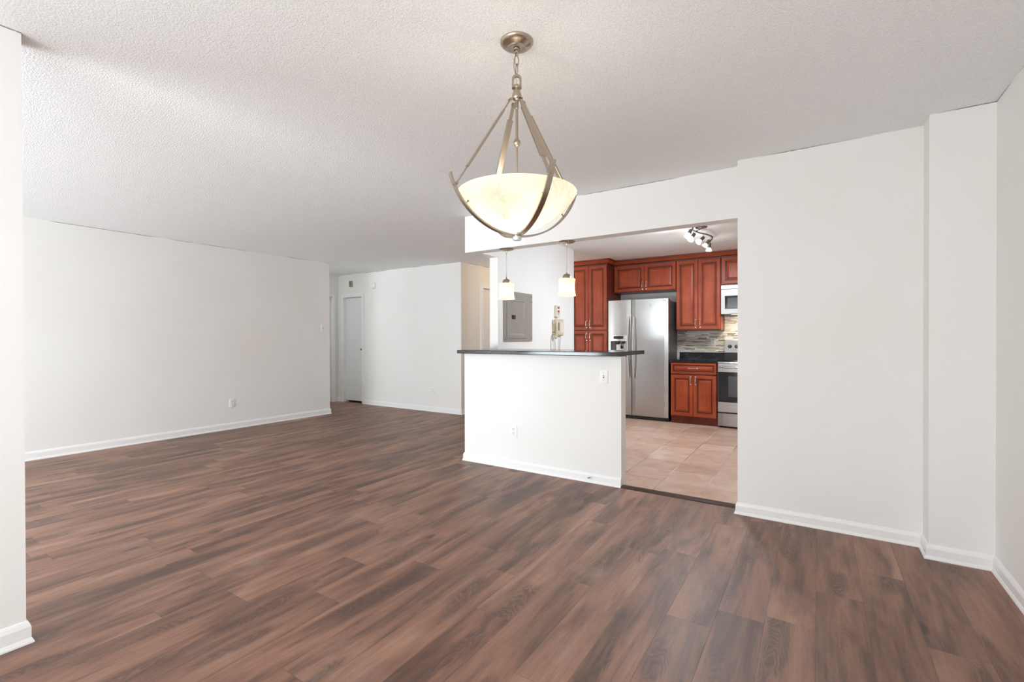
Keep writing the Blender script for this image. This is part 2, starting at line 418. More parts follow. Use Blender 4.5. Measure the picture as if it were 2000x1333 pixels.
# hall at the far left, door opening in its side wall
bm = bmesh.new()
box(bm, XHALL-0.11, XHALL, 3.4, 4.95, 0, H); box(bm, XHALL-0.11, XHALL, 5.715, 5.96, 0, H); box(bm, XHALL-0.11, XHALL, 4.95, 5.715, 2.02, H)
struct('wall_hall', bm, M['wall'])
sbox('wall_hall_end', XHALL-0.11, XL-0.11, 3.3, 3.4, 0, H)
bm = bmesh.new()
DL, DR, DT = -7.655, -7.125, 2.01
box(bm, XHALL, DL, YFAR, YFAR+0.11, 0, H); box(bm, DR, XFAR, YFAR, YFAR+0.11, 0, H); box(bm, DL, DR, YFAR, YFAR+0.11, DT, H)
struct('wall_far', bm, M['wall'])
bm = bmesh.new()
FL, FR, FT = 6.43, 7.25, 2.072
box(bm, XFAR-0.11, XFAR, YFAR+0.11, FL, 0, H); box(bm, XFAR-0.11, XFAR, FR, 7.6, 0, H); box(bm, XFAR-0.11, XFAR, FL, FR, FT, H)
struct('wall_entry', bm, M['wall'])
sbox('wall_back', XFAR-0.11, 1.0, YB, YB+0.11, 0, H)
sbox('wall_panel', -2.94, XP, 4.10, 5.955, 0, H)
bm = bmesh.new()
box(bm, -2.959, -0.462, YH, YH+0.125, ZH, H); box(bm, -2.959, XP, YH+0.125, 4.10, ZH, H)
struct('wall_header', bm, M['wall'])
sbox('wall_kitchen', -0.462, XC, YR, YH+0.125, 0, H)
sbox('wall_column', XC, XR+0.11, YC, YR+0.1, 0, H)
sbox('wall_right', XR, XR+0.11, -1.35, YC, 0, H)
sbox('wall_kitchen_side', 0.9, 1.0, YH-0.1, YB, 0, H)
sbox('wall_kitchen_return', XC, 0.9, YR+0.1, YH+0.125, 0, H)
bm = bmesh.new()      # unseen boxes added behind hall and entry doors to keep light out
box(bm, XHALL-0.11, DR+0.4, YFAR+0.30, YFAR+0.36, 0, H); box(bm, DR+0.34, DR+0.4, YFAR+0.11, YFAR+0.30, 0, H); box(bm, XHALL-0.11, XHALL-0.05, YFAR+0.11, YFAR+0.30, 0, H)
box(bm, XFAR-0.5, XFAR-0.44, YFAR+0.11, 7.6, 0, H); box(bm, XHALL-0.4, XHALL-0.34, 4.7, 5.96, 0, H)
struct('wall_light_block', bm, M['wall'])
# peninsula half wall that carries the bar
bm = bmesh.new()
box(bm, -2.959, -1.337, 3.690, 3.795, 0, 1.066); box(bm, -2.959, -2.845, 3.795, 4.10, 0, 1.066)
struct('wall_peninsula', bm, M['wall'])
# pier on the left of the dining area and the window walls behind the camera
sbox('wall_pier', -2.78, -2.66, -3.25, 0.517, 0, H)
bm = bmesh.new()
box(bm, -2.66, -2.45, -1.35, -1.24, 0, H); box(bm, 0.35, XR, -1.35, -1.24, 0, H)
box(bm, -2.45, 0.35, -1.35, -1.24, 2.34, H); box(bm, -2.45, 0.35, -1.35, -1.24, 0, 0.08)
struct('wall_dining_rear', bm, M['wall'])
bm = bmesh.new()
box(bm, XL, -6.3, -3.25, -3.14, 0, H); box(bm, -3.0, -2.78, -3.25, -3.14, 0, H); box(bm, -6.3, -3.0, -3.25, -3.14, 2.15, H)
struct('wall_living_rear', bm, M['wall'])
def window_frame(name, x0, x1, y, z0, z1, mull):
    bm = bmesh.new(); t = 0.05
    box(bm, x0, x1, y-0.03, y+0.03, z1-t, z1); box(bm, x0, x1, y-0.03, y+0.03, z0, z0+t)
    box(bm, x0, x0+t, y-0.03, y+0.03, z0+t, z1-t); box(bm, x1-t, x1, y-0.03, y+0.03, z0+t, z1-t)
    for mx in mull: box(bm, mx-0.03, mx+0.03, y-0.03, y+0.03, z0+t, z1-t)
    struct(name, bm, M['trim'])
window_frame('window_1', -6.3, -3.0, -3.195, 0.0, 2.15, [-4.65])
window_frame('window_2', -2.45, 0.35, -1.295, 0.08, 2.34, [-1.05])

# baseboards: cove-topped board with a shoe moulding, swept along the foot of each wall
BP = [(0, 0), (0.020, 0), (0.020, 0.006), (0.015, 0.018), (0.0125, 0.022), (0.0125, 0.066), (0.008, 0.080), (0.004, 0.088), (0, 0.090)]
def baseboard(name, path, scale=1.0, flip=False):
    """path: wall-face points, room on the left-hand side of travel unless flip"""
    bm = bmesh.new(); P = [Vector((p[0], p[1])) for p in path]; rings = []
    def nrm(a, b):
        d = (b-a).normalized(); n = Vector((-d.y, d.x)); return -n if flip else n
    for i, p in enumerate(P):
        if i == 0: m = nrm(P[0], P[1])
        elif i == len(P)-1: m = nrm(P[-2], P[-1])
        else:
            a, b = nrm(P[i-1], p), nrm(p, P[i+1]); m = (a+b); m = m / m.dot(a)
        rings.append([bm.verts.new((p.x + m.x*o, p.y + m.y*o, z*scale)) for o, z in BP])
    for a, b in zip(rings, rings[1:]):
        for k in range(len(BP)): bm.faces.new((a[k], a[(k+1) % len(BP)], b[(k+1) % len(BP)], b[k]))
    bm.faces.new(rings[0]); bm.faces.new(rings[-1][::-1])
    return struct(name, bm, M['trim'])
baseboard('baseboard_left', [(XL, -3.13), (XL, YE), (XL-0.11, YE)], flip=True)
baseboard('baseboard_far', [(DR+0.065, YFAR), (XFAR, YFAR), (XFAR, FL-0.085)], 0.92, flip=True)
baseboard('baseboard_hall', [(XHALL, 5.78), (XHALL, YFAR), (DL-0.10, YFAR)], flip=True)
baseboard('baseboard_peninsula', [(-2.959, 3.99), (-2.959, 3.690), (-1.337, 3.690)], 0.88, flip=True)
baseboard('baseboard_kitchen', [(-0.462, 3.70), (-0.462, YR), (XC, YR), (XC, YC), (XR, YC), (XR, -1.23)], 0.88, flip=True)
baseboard('baseboard_pier', [(-2.66, -1.23), (-2.66, 0.517), (-2.78, 0.517)], flip=True)
baseboard('baseboard_panel', [(-2.94, 4.0), (-2.94, 5.95)])
# wood-to-tile reducer
bm = bmesh.new()
vs = [(3.672, 0.0), (3.676, 0.005), (3.700, 0.014), (3.728, 0.015), (3.732, 0.004)]
ra = [bm.verts.new((-1.337, y, z)) for y, z in vs]; rb = [bm.verts.new((-0.462, y, z)) for y, z in vs]
for i in range(len(vs)): bm.faces.new((ra[i], ra[(i+1) % 5], rb[(i+1) % 5], rb[i]))
bm.faces.new(ra[::-1]); bm.faces.new(rb)
struct('trim_1', bm, M['threshold'])

# ------------------------------------------------------------------ doors
def casing_y(name, x0, x1, yf, zt, wd, th=0.016):      # casing on a wall facing -Y
    bm = bmesh.new()
    def U(lo, hi, y0, y1, z0=0.0):                  # one mitre-less architrave outline, extruded
        o_ = [(x0-hi, z0), (x0-hi, zt+hi), (x1+hi, zt+hi), (x1+hi, z0), (x1+lo, z0), (x1+lo, zt+lo), (x0-lo, zt+lo), (x0-lo, z0)]
        a = [bm.verts.new((x, y0, z)) for x, z in o_]; b = [bm.verts.new((x, y1, z)) for x, z in o_]
        for q in ((0, 1, 6, 7), (1, 2, 5, 6), (2, 3, 4, 5)):
            bm.faces.new([a[i] for i in q]); bm.faces.new([b[i] for i in q][::-1])
        for i in range(8): bm.faces.new((a[i], a[(i+1) % 8], b[(i+1) % 8], b[i]))
    U(0.0, wd, yf-th, yf); U(wd*0.5, wd-0.006, yf-th-0.005, yf-th+0.001, 0.001)
    return bm
d = struct('door_1', bbox(DL+0.004, DR-0.004, YFAR+0.05, YFAR+0.09, 0.035, DT-0.012, 0.002), M['door'])
obj('door_casing', casing_y('c', DL, DR, YFAR, DT, 0.062), M['trim'], d)
bm = bmesh.new(); box(bm, DL, DL+0.004, YFAR, YFAR+0.11, 0, DT); box(bm, DR-0.004, DR, YFAR, YFAR+0.11, 0, DT); box(bm, DL+0.004, DR-0.004, YFAR, YFAR+0.11, DT-0.006, DT)
obj('door_jamb', bm, M['trim'], d)
bm = bmesh.new(); lathe(bm, [(0, -0.050), (0.018, -0.048), (0.024, -0.036), (0.020, -0.022), (0.009, -0.014), (0.009, -0.004), (0.024, -0.003), (0.024, 0.004), (0, 0.004)], 20, (-7.162, YFAR+0.048, 1.016), Matrix.Rotation(R(-90), 3, 'X'))
obj('door_knob', bm, M['darkmetal'], d, smooth='auto')
# door in the hall's side wall
d = struct('door_2', bbox(XHALL-0.09, XHALL-0.05, 4.955, 5.71, 0.01, 2.008, 0.002), M['door'])
def casing_x(y0, y1, xf, zt, wd):
    bm = casing_y('c', y0, y1, 0.0, zt, wd)
    for v in bm.verts: v.co = Vector((xf - v.co.y, v.co.x, v.co.z))
    return bm
obj('door_casing', casing_x(4.95, 5.715, XHALL, 2.02, 0.057), M['trim'], d)
# entry-side closet door
d = struct('door_3', bbox(XFAR-0.06, XFAR-0.02, FL+0.004, FR-0.004, 0.012, FT-0.014, 0.002), M['door'])
obj('door_casing', casing_x(FL, FR, XFAR, FT, 0.075), M['trim'], d)

# ------------------------------------------------------------------ small wall fittings
def fitting(kind, label, group, loc, rotz):
    """built facing -Y at the origin, then turned"""
    t = thing(kind, label, 'outlet' if kind == 'wall_outlet' else 'light switch', (0, 0, 0), group)
    bm = bbox(-0.036, 0.036, -0.007, 0, -0.058, 0.058, 0.003); obj('cover_plate', bm, M['plate'], t, smooth='auto')
    if kind == 'wall_outlet':
        for s in (-1, 1):
            bm = bmesh.new(); lathe(bm, [(0, 0.0095), (0.0165, 0.0095), (0.0175, 0.006), (0.0175, 0.004)], 24, (0, 0, s*0.0195), Matrix.Rotation(R(90), 3, 'X'))
            r_ = obj('receptacle', bm, M['plate'], t, smooth='auto')
            bm = bmesh.new()
            box(bm, -0.0085, -0.0055, -0.0101, -0.009, s*0.0195+0.000, s*0.0195+0.011); box(bm, 0.0055, 0.0085, -0.0101, -0.009, s*0.0195+0.001, s*0.0195+0.010)
            lathe(bm, [(0, 0.0101), (0.0030, 0.0101), (0.0030, 0.009)], 10, (0, 0, s*0.0195-0.0075), Matrix.Rotation(R(90), 3, 'X'))
            obj('slots', bm, M['slot'], r_)
    else:
        bm = bbox(-0.005, 0.005, -0.0085, -0.006, -0.012, 0.012); obj('toggle_opening', bm, M['slot'], t)
        bm = bmesh.new(); v = box(bm, -0.004, 0.004, -0.017, -0.006, -0.002, 0.009)
        obj('toggle', bm, M['plate'], t, bevel=0.001)
        for s in (-1, 1):
            bm = bmesh.new(); lathe(bm, [(0, 0.008), (0.003, 0.008), (0.003, 0.006)], 10, (0, 0, s*0.030), Matrix.Rotation(R(90), 3, 'X'))
            obj('plate_screw', bm, M['slot'], t)
    t.location = loc; t.rotation_euler = (0, 0, rotz)
    return t
o1 = fitting('wall_outlet', 'white double outlet low on the white half wall under the black bar', 'white wall outlets', (-2.374, 3.690, 0.349), 0)
dup(o1, (XL, 3.275, 0.350), 'white double outlet low on the long bare left wall', None, R(90))
dup(o1, (-5.361, YFAR, 0.353), 'white double outlet low on the far wall left of the bar', None, 0)
ob = dup(o1, (-1.293, YB-0.012, 1.162), 'white double outlet set in the mosaic tile backsplash', None, 0)
s1 = fitting('light_switch', 'white toggle switch at the upper right of the half wall under the bar', 'white light switches', (-1.486, 3.690, 0.898), 0)
dup(s1, (XL, 4.675, 1.385), 'white toggle switch near the far end of the long left wall', None, R(90))
# cable poking out above the half wall's baseboard
bm = bmesh.new(); tube(bm, [(-1.625, 3.682, 0.036), (-1.617, 3.660, 0.040), (-1.604, 3.652, 0.046), (-1.590, 3.655, 0.050)], 0.0032, 8)
o = obj('cable_stub', bm, M['black'], None, smooth=True); tag(o, 'short dark cable end poking out of the half wall baseboard near the kitchen opening', 'cable')
# smoke detector and chime on the far wall
t = thing('smoke_detector', 'round white smoke detector high on the far wall near the hall', 'smoke detector', (-6.805, YFAR, 2.192))
rx = Matrix.Rotation(R(90), 3, 'X')
bm = bmesh.new(); lathe(bm, [(0, 0), (0.072, 0), (0.072, 0.012), (0.068, 0.016), (0, 0.016)], 36, (-6.805, YFAR, 2.192), rx); obj('mounting_base', bm, M['plate'], t, smooth='auto')
bm = bmesh.new(); lathe(bm, [(0.066, 0.016), (0.066, 0.030), (0.058, 0.042), (0.040, 0.046), (0, 0.046)], 36, (-6.805, YFAR, 2.192), rx); obj('cover', bm, M['plate'], t, smooth='auto')
bm = bmesh.new(); lathe(bm, [(0, 0.0475), (0.006, 0.0475), (0.006, 0.045)], 12, (-6.785, YFAR, 2.215), rx); obj('test_button', bm, M['slot'], t)
t = thing('door_chime', 'small tan rectangular chime box above the white hall door', 'door chime', (-7.430, YFAR, 2.254))
obj('cover', bbox(-7.466, -7.394, YFAR-0.028, YFAR, 2.196, 2.312, 0.005), M['chime'], t, smooth='auto')
bm = bmesh.new()
for i in range(5): box(bm, -7.456, -7.404, YFAR-0.0295, YFAR-0.027, 2.215+i*0.019, 2.221+i*0.019)
obj('grille_slots', bm, M['slot'], t)

# electrical panel on the kitchen's side wall (faces +X)
PX = XP
t = thing('electrical_panel', 'grey metal electrical panel on the wall behind the left pendant', 'electrical panel', (PX, 4.50, 1.183))
bm = bbox(PX, PX+0.012, 4.202, 4.797, 1.183, 1.735, 0.002); obj('trim_plate', bm, M['panelgrey'], t)
def yz_rings(bm, rings, close=True):
    prev = None
    for (y0, y1, z0, z1, x) in rings:
        cur = [bm.verts.new(p) for p in ((x, y0, z0), (x, y1, z0), (x, y1, z1), (x, y0, z1))]
        if prev:
            for k in range(4): bm.faces.new((prev[k], prev[(k+1) % 4], cur[(k+1) % 4], cur[k]))
        prev = cur
    if close: bm.faces.new(prev)
bm = bmesh.new(); f0 = PX+0.012
yz_rings(bm, [(4.248, 4.662, 1.214, 1.668, f0), (4.248, 4.662, 1.214, 1.668, f0+0.005), (4.256, 4.654, 1.222, 1.660, f0+0.008), (4.292, 4.618, 1.252, 1.632, f0+0.008), (4.345, 4.566, 1.288, 1.622, f0-0.006)])
pd = obj('panel_door', bm, M['panelgrey'], t)
bm = bbox(f0-0.006, f0+0.004, 4.352, 4.424, 1.430, 1.474, 0.002); la = obj('latch', bm, M['black'], pd)
obj('latch_slide', bbox(f0+0.003, f0+0.008, 4.380, 4.400, 1.436, 1.468, 0.002), M['slot'], pd)
bm = bmesh.new(); lathe(bm, [(0, 0.003), (0.013, 0.003), (0.013, 0)], 16, (f0-0.006, 4.470, 1.608), Matrix.Rotation(R(90), 3, 'Y') @ Matrix.Diagonal((1.2, 0.7, 1)).to_3x3()); obj('keyhole', bm, M['black'], pd)
for yy, zz in ((4.225, 1.71), (4.772, 1.70), (4.775, 1.215), (4.225, 1.205), (4.778, 1.64)):
    bm = bmesh.new(); lathe(bm, [(0, 0.004), (0.006, 0.003), (0.006, 0)], 10, (f0, yy, zz), Matrix.Rotation(R(90), 3, 'Y'))
    obj('plate_screw', bm, M['slot'], t)
# intercom phone with coiled cord, and a little box above it
t = thing('wall_box', 'small ivory box with dark red marks on the wall above the beige phone', 'wall box', (PX, 5.43, 1.50))
obj('body', bbox(PX, PX+0.040, 5.370, 5.460, 1.492, 1.640, 0.004), M['ivory'], t, smooth='auto')
bm = bmesh.new()
box(bm, PX+0.040, PX+0.0412, 5.388, 5.440, 1.596, 1.622); box(bm, PX+0.040, PX+0.0412, 5.388, 5.440, 1.552, 1.574); box(bm, PX+0.040, PX+0.0412, 5.388, 5.440, 1.536, 1.545)
box(bm, PX+0.040, PX+0.0412, 5.392, 5.412, 1.516, 1.526)
obj('printed_marks', bm, M['redprint'], t)
t = thing('wall_phone', 'beige corded wall phone hanging on the white wall above the bar', 'phone', (PX, 5.45, 1.24))
bm = bmesh.new(); yz_rings(bm, [(5.375, 5.560, 1.250, 1.466, PX), (5.375, 5.560, 1.250, 1.466, PX+0.030), (5.385, 5.550, 1.262, 1.456, PX+0.042)])
bs = obj('base', bm, M['beige'], t)
obj('cradle_slot', bbox(PX+0.036, PX+0.0436, 5.405, 5.432, 1.315, 1.420, 0.003), M['slot'], bs)
obj('number_pad', bbox(PX+0.036, PX+0.0436, 5.470, 5.535, 1.285, 1.430, 0.003), M['ivory'], bs)
bm = bmesh.new()
hy = 5.335
tube(bm, [(PX+0.030, hy, 1.218), (PX+0.036, hy, 1.225), (PX+0.056, hy, 1.262), (PX+0.060, hy, 1.345), (PX+0.056, hy, 1.420), (PX+0.036, hy, 1.452), (PX+0.030, hy, 1.458)], [0.020, 0.026, 0.021, 0.017, 0.021, 0.026, 0.020], 12)
obj('handset', bm, M['beige'], t, smooth='auto')
obj('handset_hook', bbox(PX+0.0, PX+0.034, 5.322, 5.376, 1.30, 1.40, 0.004), M['beige'], t)
def coil(y0, z0, y1, z1, sag, turns, rad):
    pts = []
    n = turns*10
    for i in range(n+1):
        s = i/n; a = 2*math.pi*turns*s
        if sag: yb = y0+(y1-y0)*s; zb = z0+(z1-z0)*s - sag*4*s*(1-s)
        else: yb = y0+(y1-y0)*s; zb = z0+(z1-z0)*s
        pts.append((PX+0.022+rad*math.cos(a), yb+rad*math.sin(a), zb))
    return pts
bm = bmesh.new(); tube(bm, coil(5.335, 1.208, 5.500, 1.252, 0.26, 46, 0.0085), 0.0021, 5)
obj('coiled_cord', bm, M['cord'], t, smooth=True)
bm = bmesh.new(); tube(bm, [(PX+0.006, 5.275, 1.215), (PX+0.005, 5.272, 1.12), (PX+0.006, 5.276, 0.98)], 0.003, 6); tube(bm, [(PX+0.006, 5.275, 1.215), (PX+0.006, 5.300, 1.262), (PX+0.010, 5.380, 1.268)], 0.003, 6)
obj('line_cord', bm, M['cord'], t, smooth=True)

# ------------------------------------------------------------------ the bar top
bm = bmesh.new(); z0, z1 = 1.070, 1.104
pts = [(-2.985, 3.600), (-1.339, 3.600), (-1.339, 4.315), (-2.832, 4.315), (-2.832, 4.095), (-2.985, 4.095)]
lo = [bm.verts.new((x, y, z0)) for x, y in pts]; hi = [bm.verts.new((x, y, z1)) for x, y in pts]
bm.faces.new(lo[::-1]); bm.faces.new(hi)
for i in range(6): bm.faces.new((lo[i], lo[(i+1) % 6], hi[(i+1) % 6], hi[i]))
o = obj('bar_countertop', bm, M['granite'], None, bevel=0.005); tag(o, 'long polished black granite bar top on the white half wall', 'countertop')

# ------------------------------------------------------------------ lamps
def point(name, loc, power, color, rad, parent=None):
    l = bpy.data.lights.new(name, 'POINT'); l.energy = power; l.color = color; l.shadow_soft_size = rad
    o = bpy.data.objects.new(name, l); COL.objects.link(o)
    if parent is not None: o.parent = parent
    o.location = loc; return o
# --- chandelier
CX, CY = -1.041, 1.646
ch = thing('bowl_chandelier', 'large brushed nickel chandelier with a glowing alabaster glass bowl on four arms', 'chandelier', (CX, CY, H))
C3 = Vector((CX, CY, 0))
ax = Vector((0.839, 0.5441, 0)); dp = Vector((-0.5441, 0.839, 0)); ph = R(26)
dirs = [-ax*math.cos(ph)-dp*math.sin(ph), ax*math.sin(ph)-dp*math.cos(ph), ax*math.cos(ph)+dp*math.sin(ph), -ax*math.sin(ph)+dp*math.cos(ph)]
bm = bmesh.new(); lathe(bm, [(0.068, 0), (0.0685, -0.003), (0.066, -0.008), (0.056, -0.017), (0.038, -0.024), (0.036, -0.027), (0.020, -0.029), (0.0, -0.029)], 48, (CX, CY, H)); obj('canopy', bm, M['nickel'], ch, smooth='auto')
bm = bmesh.new(); lathe(bm, [(0.0, -0.029), (0.014, -0.030), (0.013, -0.036), (0.006, -0.038), (0.005, -0.044), (0, -0.044)], 20, (CX, CY, H))
tube(bm, [C3+Vector((0, 0, 2.392))+ax*0.006*math.sin(a)+Vector((0, 0, 0.011*math.cos(a))) for a in [i*math.pi/8 for i in range(16)]], 0.0024, 8, closed=True)
obj('canopy_loop', bm, M['nickel'], ch, smooth='auto')
def link(cz, hl, hw, dirv, r=0.0024):
    bm = bmesh.new(); pts = []
    for i in range(20):
        a = 2*math.pi*i/20; pts.append(C3+Vector((0, 0, cz))+dirv*hw*math.sin(a)+Vector((0, 0, 1))*(math.copysign(abs(math.cos(a))**0.7, math.cos(a))*hl))
    tube(bm, pts, r, 8, closed=True); return bm
obj('chain_link', link(2.363, 0.0215, 0.0085, (ax+dp*0.5).normalized()), M['nickel'], ch, smooth=True)
obj('chain_link', link(2.327, 0.0210, 0.0085, (dp-ax*0.5).normalized()), M['nickel'], ch, smooth=True)
bm = bmesh.new(); tube(bm, [C3+Vector((0, 0, 2.400)), C3-ax*0.010+Vector((0, 0, 2.37)), C3-ax*0.012+Vector((0, 0, 2.34)), C3-ax*0.004+Vector((0, 0, 2.30)), C3+Vector((0, 0, 2.262))], 0.0016, 6); obj('lamp_wire', bm, M['nickel'], ch, smooth=True)
# yoke: an arched flat loop over the hub
bm = bmesh.new(); pts = []
for i in range(13):
    a = math.pi*i/12; pts.append(C3+ax*0.0155*math.cos(a)+Vector((0, 0, 2.284+0.0165*math.sin(a))))
pts = [C3+ax*0.0155+Vector((0, 0, 2.252))]+pts+[C3-ax*0.0155+Vector((0, 0, 2.252))]
strip(bm, pts, dp, 0.013, 0.009); obj('yoke', bm, M['nickel'], ch, smooth='auto')
bm = bmesh.new(); lathe(bm, [(0, 2.257), (0.018, 2.257), (0.020, 2.254), (0.020, 2.248), (0.0165, 2.246), (0.012, 2.242), (0.018, 2.226), (0.020, 2.214), (0.018, 2.204), (0.011, 2.198), (0, 2.197)], 28, (CX, CY, 0)); obj('hub', bm, M['nickel'], ch, smooth='auto')
bm = bmesh.new(); lathe(bm, [(0, 2.20), (0.008, 2.20), (0.008, 2.165), (0.0055, 2.163), (0.0055, 2.045), (0.0075, 2.043), (0.0075, 2.038), (0.013, 2.032), (0.0145, 2.024), (0.013, 2.015), (0.008, 2.010), (0.004, 2.008), (0.004, 1.70), (0, 1.70)], 20, (CX, CY, 0)); obj('center_stem', bm, M['nickel'], ch, smooth='auto')
RHO = 0.3005
def arm_z(r): return 1.640 + RHO - math.sqrt(max(0, RHO*RHO-r*r))
for dv in dirs:
    sv = Vector((-dv.y, dv.x, 0))
    bm = bmesh.new(); pts = []
    for i in range(33):
        r_ = 0.289*math.sin((i/32)*1.293)/math.sin(1.293)
        pts.append(C3+dv*r_+Vector((0, 0, arm_z(r_))))
    strip(bm, pts, sv, 0.0215, 0.0065); a_ = obj('arm', bm, M['nickel'], ch, smooth='auto')
    # glass clip knob between arm and bowl
    bm = bmesh.new(); p = C3+dv*0.226+Vector((0, 0, arm_z(0.226)+0.002)); q = C3+dv*0.214+Vector((0, 0, arm_z(0.226)+0.017)); tube(bm, [p, q], 0.0045, 10); obj('clip_knob', bm, M['nickel'], a_, smooth='auto')
    # suspension bar: strap, wide sleeve, strap with pins
    top = C3+dv*0.026+Vector((0, 0, 2.202)); bot = C3+dv*0.266+Vector((0, 0, 1.816))
    bm = bmesh.new(); f = lambda s: top.lerp(bot, s)
    strip(bm, [f(0.0), f(1.0)], sv, 0.014, 0.0050)
    b_ = obj('suspension_bar', bm, M['nickel'], ch)
    bm = bmesh.new(); strip(bm, [f(0.15), f(0.80)], sv, 0.0245, 0.009); obj('sleeve', bm, M['nickel'], b_, bevel=0.001)
    for s in (0.02, 0.985):
        bm = bmesh.new(); tube(bm, [f(s)-sv*0.009, f(s)+sv*0.009], 0.006, 10)
        if s > 0.5: tube(bm, [f(0.99), C3+dv*0.277+Vector((0, 0, 1.812))], 0.005, 8)
        obj('hinge_pin', bm, M['nickel'], b_, smooth='auto')
# glass bowl (thin shell)
RB = 0.246; SAG = 0.150; ZR = 1.812; rho = (RB*RB+SAG*SAG)/(2*SAG)
bm = bmesh.new(); prof = []
for i in range(17):
    r_ = RB*i/16; prof.append((r_, ZR-SAG+rho-math.sqrt(rho*rho-r_*r_)))
prof += [(RB-0.002, ZR+0.003), (RB-0.005, ZR+0.001)]
lathe(bm, prof, 64, (CX, CY, 0)); obj('glass_bowl', bm, M['bowl'], ch, smooth='auto')
bm = bmesh.new(); lathe(bm, [(0, 1.668), (0.007, 1.668), (0.007, 1.649), (0.010, 1.647), (0.019, 1.640), (0.0195, 1.630), (0.017, 1.623), (0, 1.622)], 28, (CX, CY, 0)); obj('finial', bm, M['steel_smooth'], ch, smooth='auto')
for k in range(3):
    a = R(40+120*k); bx, by = CX+0.100*math.cos(a), CY+0.100*math.sin(a)
    bm = bmesh.new(); lathe(bm, [(0, 1.700), (0.013, 1.702), (0.013, 1.735), (0.017, 1.742), (0.027, 1.765), (0.028, 1.778), (0.020, 1.794), (0, 1.799)], 18, (bx, by, 0)); obj('light_bulb', bm, M['bulb'], ch, smooth=True)
    point('chandelier_bulb_light', (0.05*math.cos(a), 0.05*math.sin(a), 1.785-H), *LP['chandelier'], 0.03, ch)

# --- the two pendants under the header
def pendant(label, loc):
    t = thing('pendant_light', label, 'pendant lamp', (0, 0, 0), 'pendants over the bar')
    bm = bmesh.new(); lathe(bm, [(0.072, 0), (0.073, -0.004), (0.070, -0.008), (0.050, -0.014), (0.030, -0.018), (0, -0.019)], 40); obj('canopy', bm, M['nickel'], t, smooth='auto')
    bm = bmesh.new(); lathe(bm, [(0, -0.018), (0.009, -0.018), (0.009, -0.034), (0.006, -0.040), (0, -0.040)], 14); obj('cord_grip', bm, M['nickel'], t, smooth='auto')
    bm = bmesh.new(); lathe(bm, [(0, -0.008), (0.004, -0.010), (0.004, -0.020), (0, -0.021)], 10, (-0.036, 0.0, 0)); obj('mounting_screw', bm, M['nickel'], t, smooth='auto')
    bm = bmesh.new(); tube(bm, [(0, 0, -0.036), (0, 0, -0.270)], 0.0016, 8); obj('cord', bm, M['cord'], t, smooth=True)
    bm = bmesh.new(); lathe(bm, [(0, -0.262), (0.005, -0.263), (0.006, -0.283), (0.009, -0.287), (0.024, -0.291), (0.034, -0.302), (0.038, -0.318), (0.038, -0.334), (0, -0.334)], 28); obj('socket_cap', bm, M['nickel'], t, smooth='auto')
    bm = bmesh.new()
    out = [(0.030, -0.331), (0.070, -0.331), (0.0745, -0.336), (0.0720, -0.350), (0.0700, -0.375), (0.0695, -0.400), (0.0710, -0.430), (0.0750, -0.458), (0.0805, -0.482)]
    out += [(0.0785, -0.4835), (0.0765, -0.482)]; lathe(bm, out, 40); obj('glass_shade', bm, M['shade'], t, smooth='auto')
    bm = bmesh.new(); lathe(bm, [(0, -0.334), (0.013, -0.336), (0.013, -0.345), (0.020, -0.360), (0.022, -0.372), (0.015, -0.386), (0, -0.390)], 18); obj('light_bulb', bm, M['bulb'], t, smooth=True)
    point('pendant_bulb_light', (0, 0, -0.425), *LP['pendant'], 0.02, t)
    t.location = loc
    return t
pa = pendant('left pendant over the bar, with a glowing frosted shade in front of the grey panel', (-2.504, 3.766, ZH))
dup(pa, (-1.862, 3.766, ZH), 'right pendant over the bar, with a glowing frosted shade beside the cherry pantry')

# --- unseen flush ceiling lamps, added round the corners to light entry and hall
def dome(label, loc, key):
    t = thing('unseen_dome_light', label, 'ceiling light', (loc[0], loc[1], H), None)
    bm = bmesh.new(); lathe(bm, [(0, 0), (0.150, 0), (0.150, -0.018), (0.140, -0.022), (0, -0.022)], 32, (loc[0], loc[1], H)); obj('base', bm, M['nickel'], t, smooth='auto')
    bm = bmesh.new(); lathe(bm, [(0.138, -0.022), (0.130, -0.050), (0.100, -0.078), (0.050, -0.093), (0, -0.097)], 32, (loc[0], loc[1], H)); obj('glass_dome', bm, M['shade'], t, smooth='auto')
    point('added_dome_light', (0, 0, -0.16), LP[key][0], LP[key][1], 0.08, t)
dome('unseen round flush ceiling lamp for the warm light in the entry behind the panel wall', (-3.85, 6.75), 'entry')
dome('unseen round flush ceiling lamp added to light the side hall behind the left wall', (-7.30, 4.05), 'hall')

# --- track light on the kitchen ceiling
tr = thing('track_light', 'dark serpentine track light with five lit swivel heads on the kitchen ceiling', 'track light', (-1.08, 5.55, H))
bm = bmesh.new(); lathe(bm, [(0.062, 0), (0.062, -0.006), (0.055, -0.014), (0.02, -0.020), (0, -0.020)], 32, (-1.075, 5.50, H)); obj('canopy', bm, M['darkmetal'], tr, smooth='auto')
def sx(y): return -1.085 + 0.055*math.sin((y-5.20)/0.90*2*math.pi + math.pi)
bm = bmesh.new(); tube(bm, [(sx(5.20+0.9*i/28), 5.20+0.9*i/28, 2.396) for i in range(29)], 0.0085, 8); tube(bm, [(-1.075, 5.50, 2.425), (sx(5.5), 5.50, 2.396)], 0.010, 8)
obj('serpentine_bar', bm, M['darkmetal'], tr, smooth='auto')
heads = [((-1.126, 5.21), (-0.25, -0.45, -0.75)), ((-1.135, 5.42), (-0.35, -0.50, -0.75)), ((-1.085, 5.66), (-0.55, -0.45, -0.62)), ((-1.060, 5.86), (-0.60, 0.05, -0.75)), ((-1.095, 6.08), (-0.15, 0.30, -0.94))]
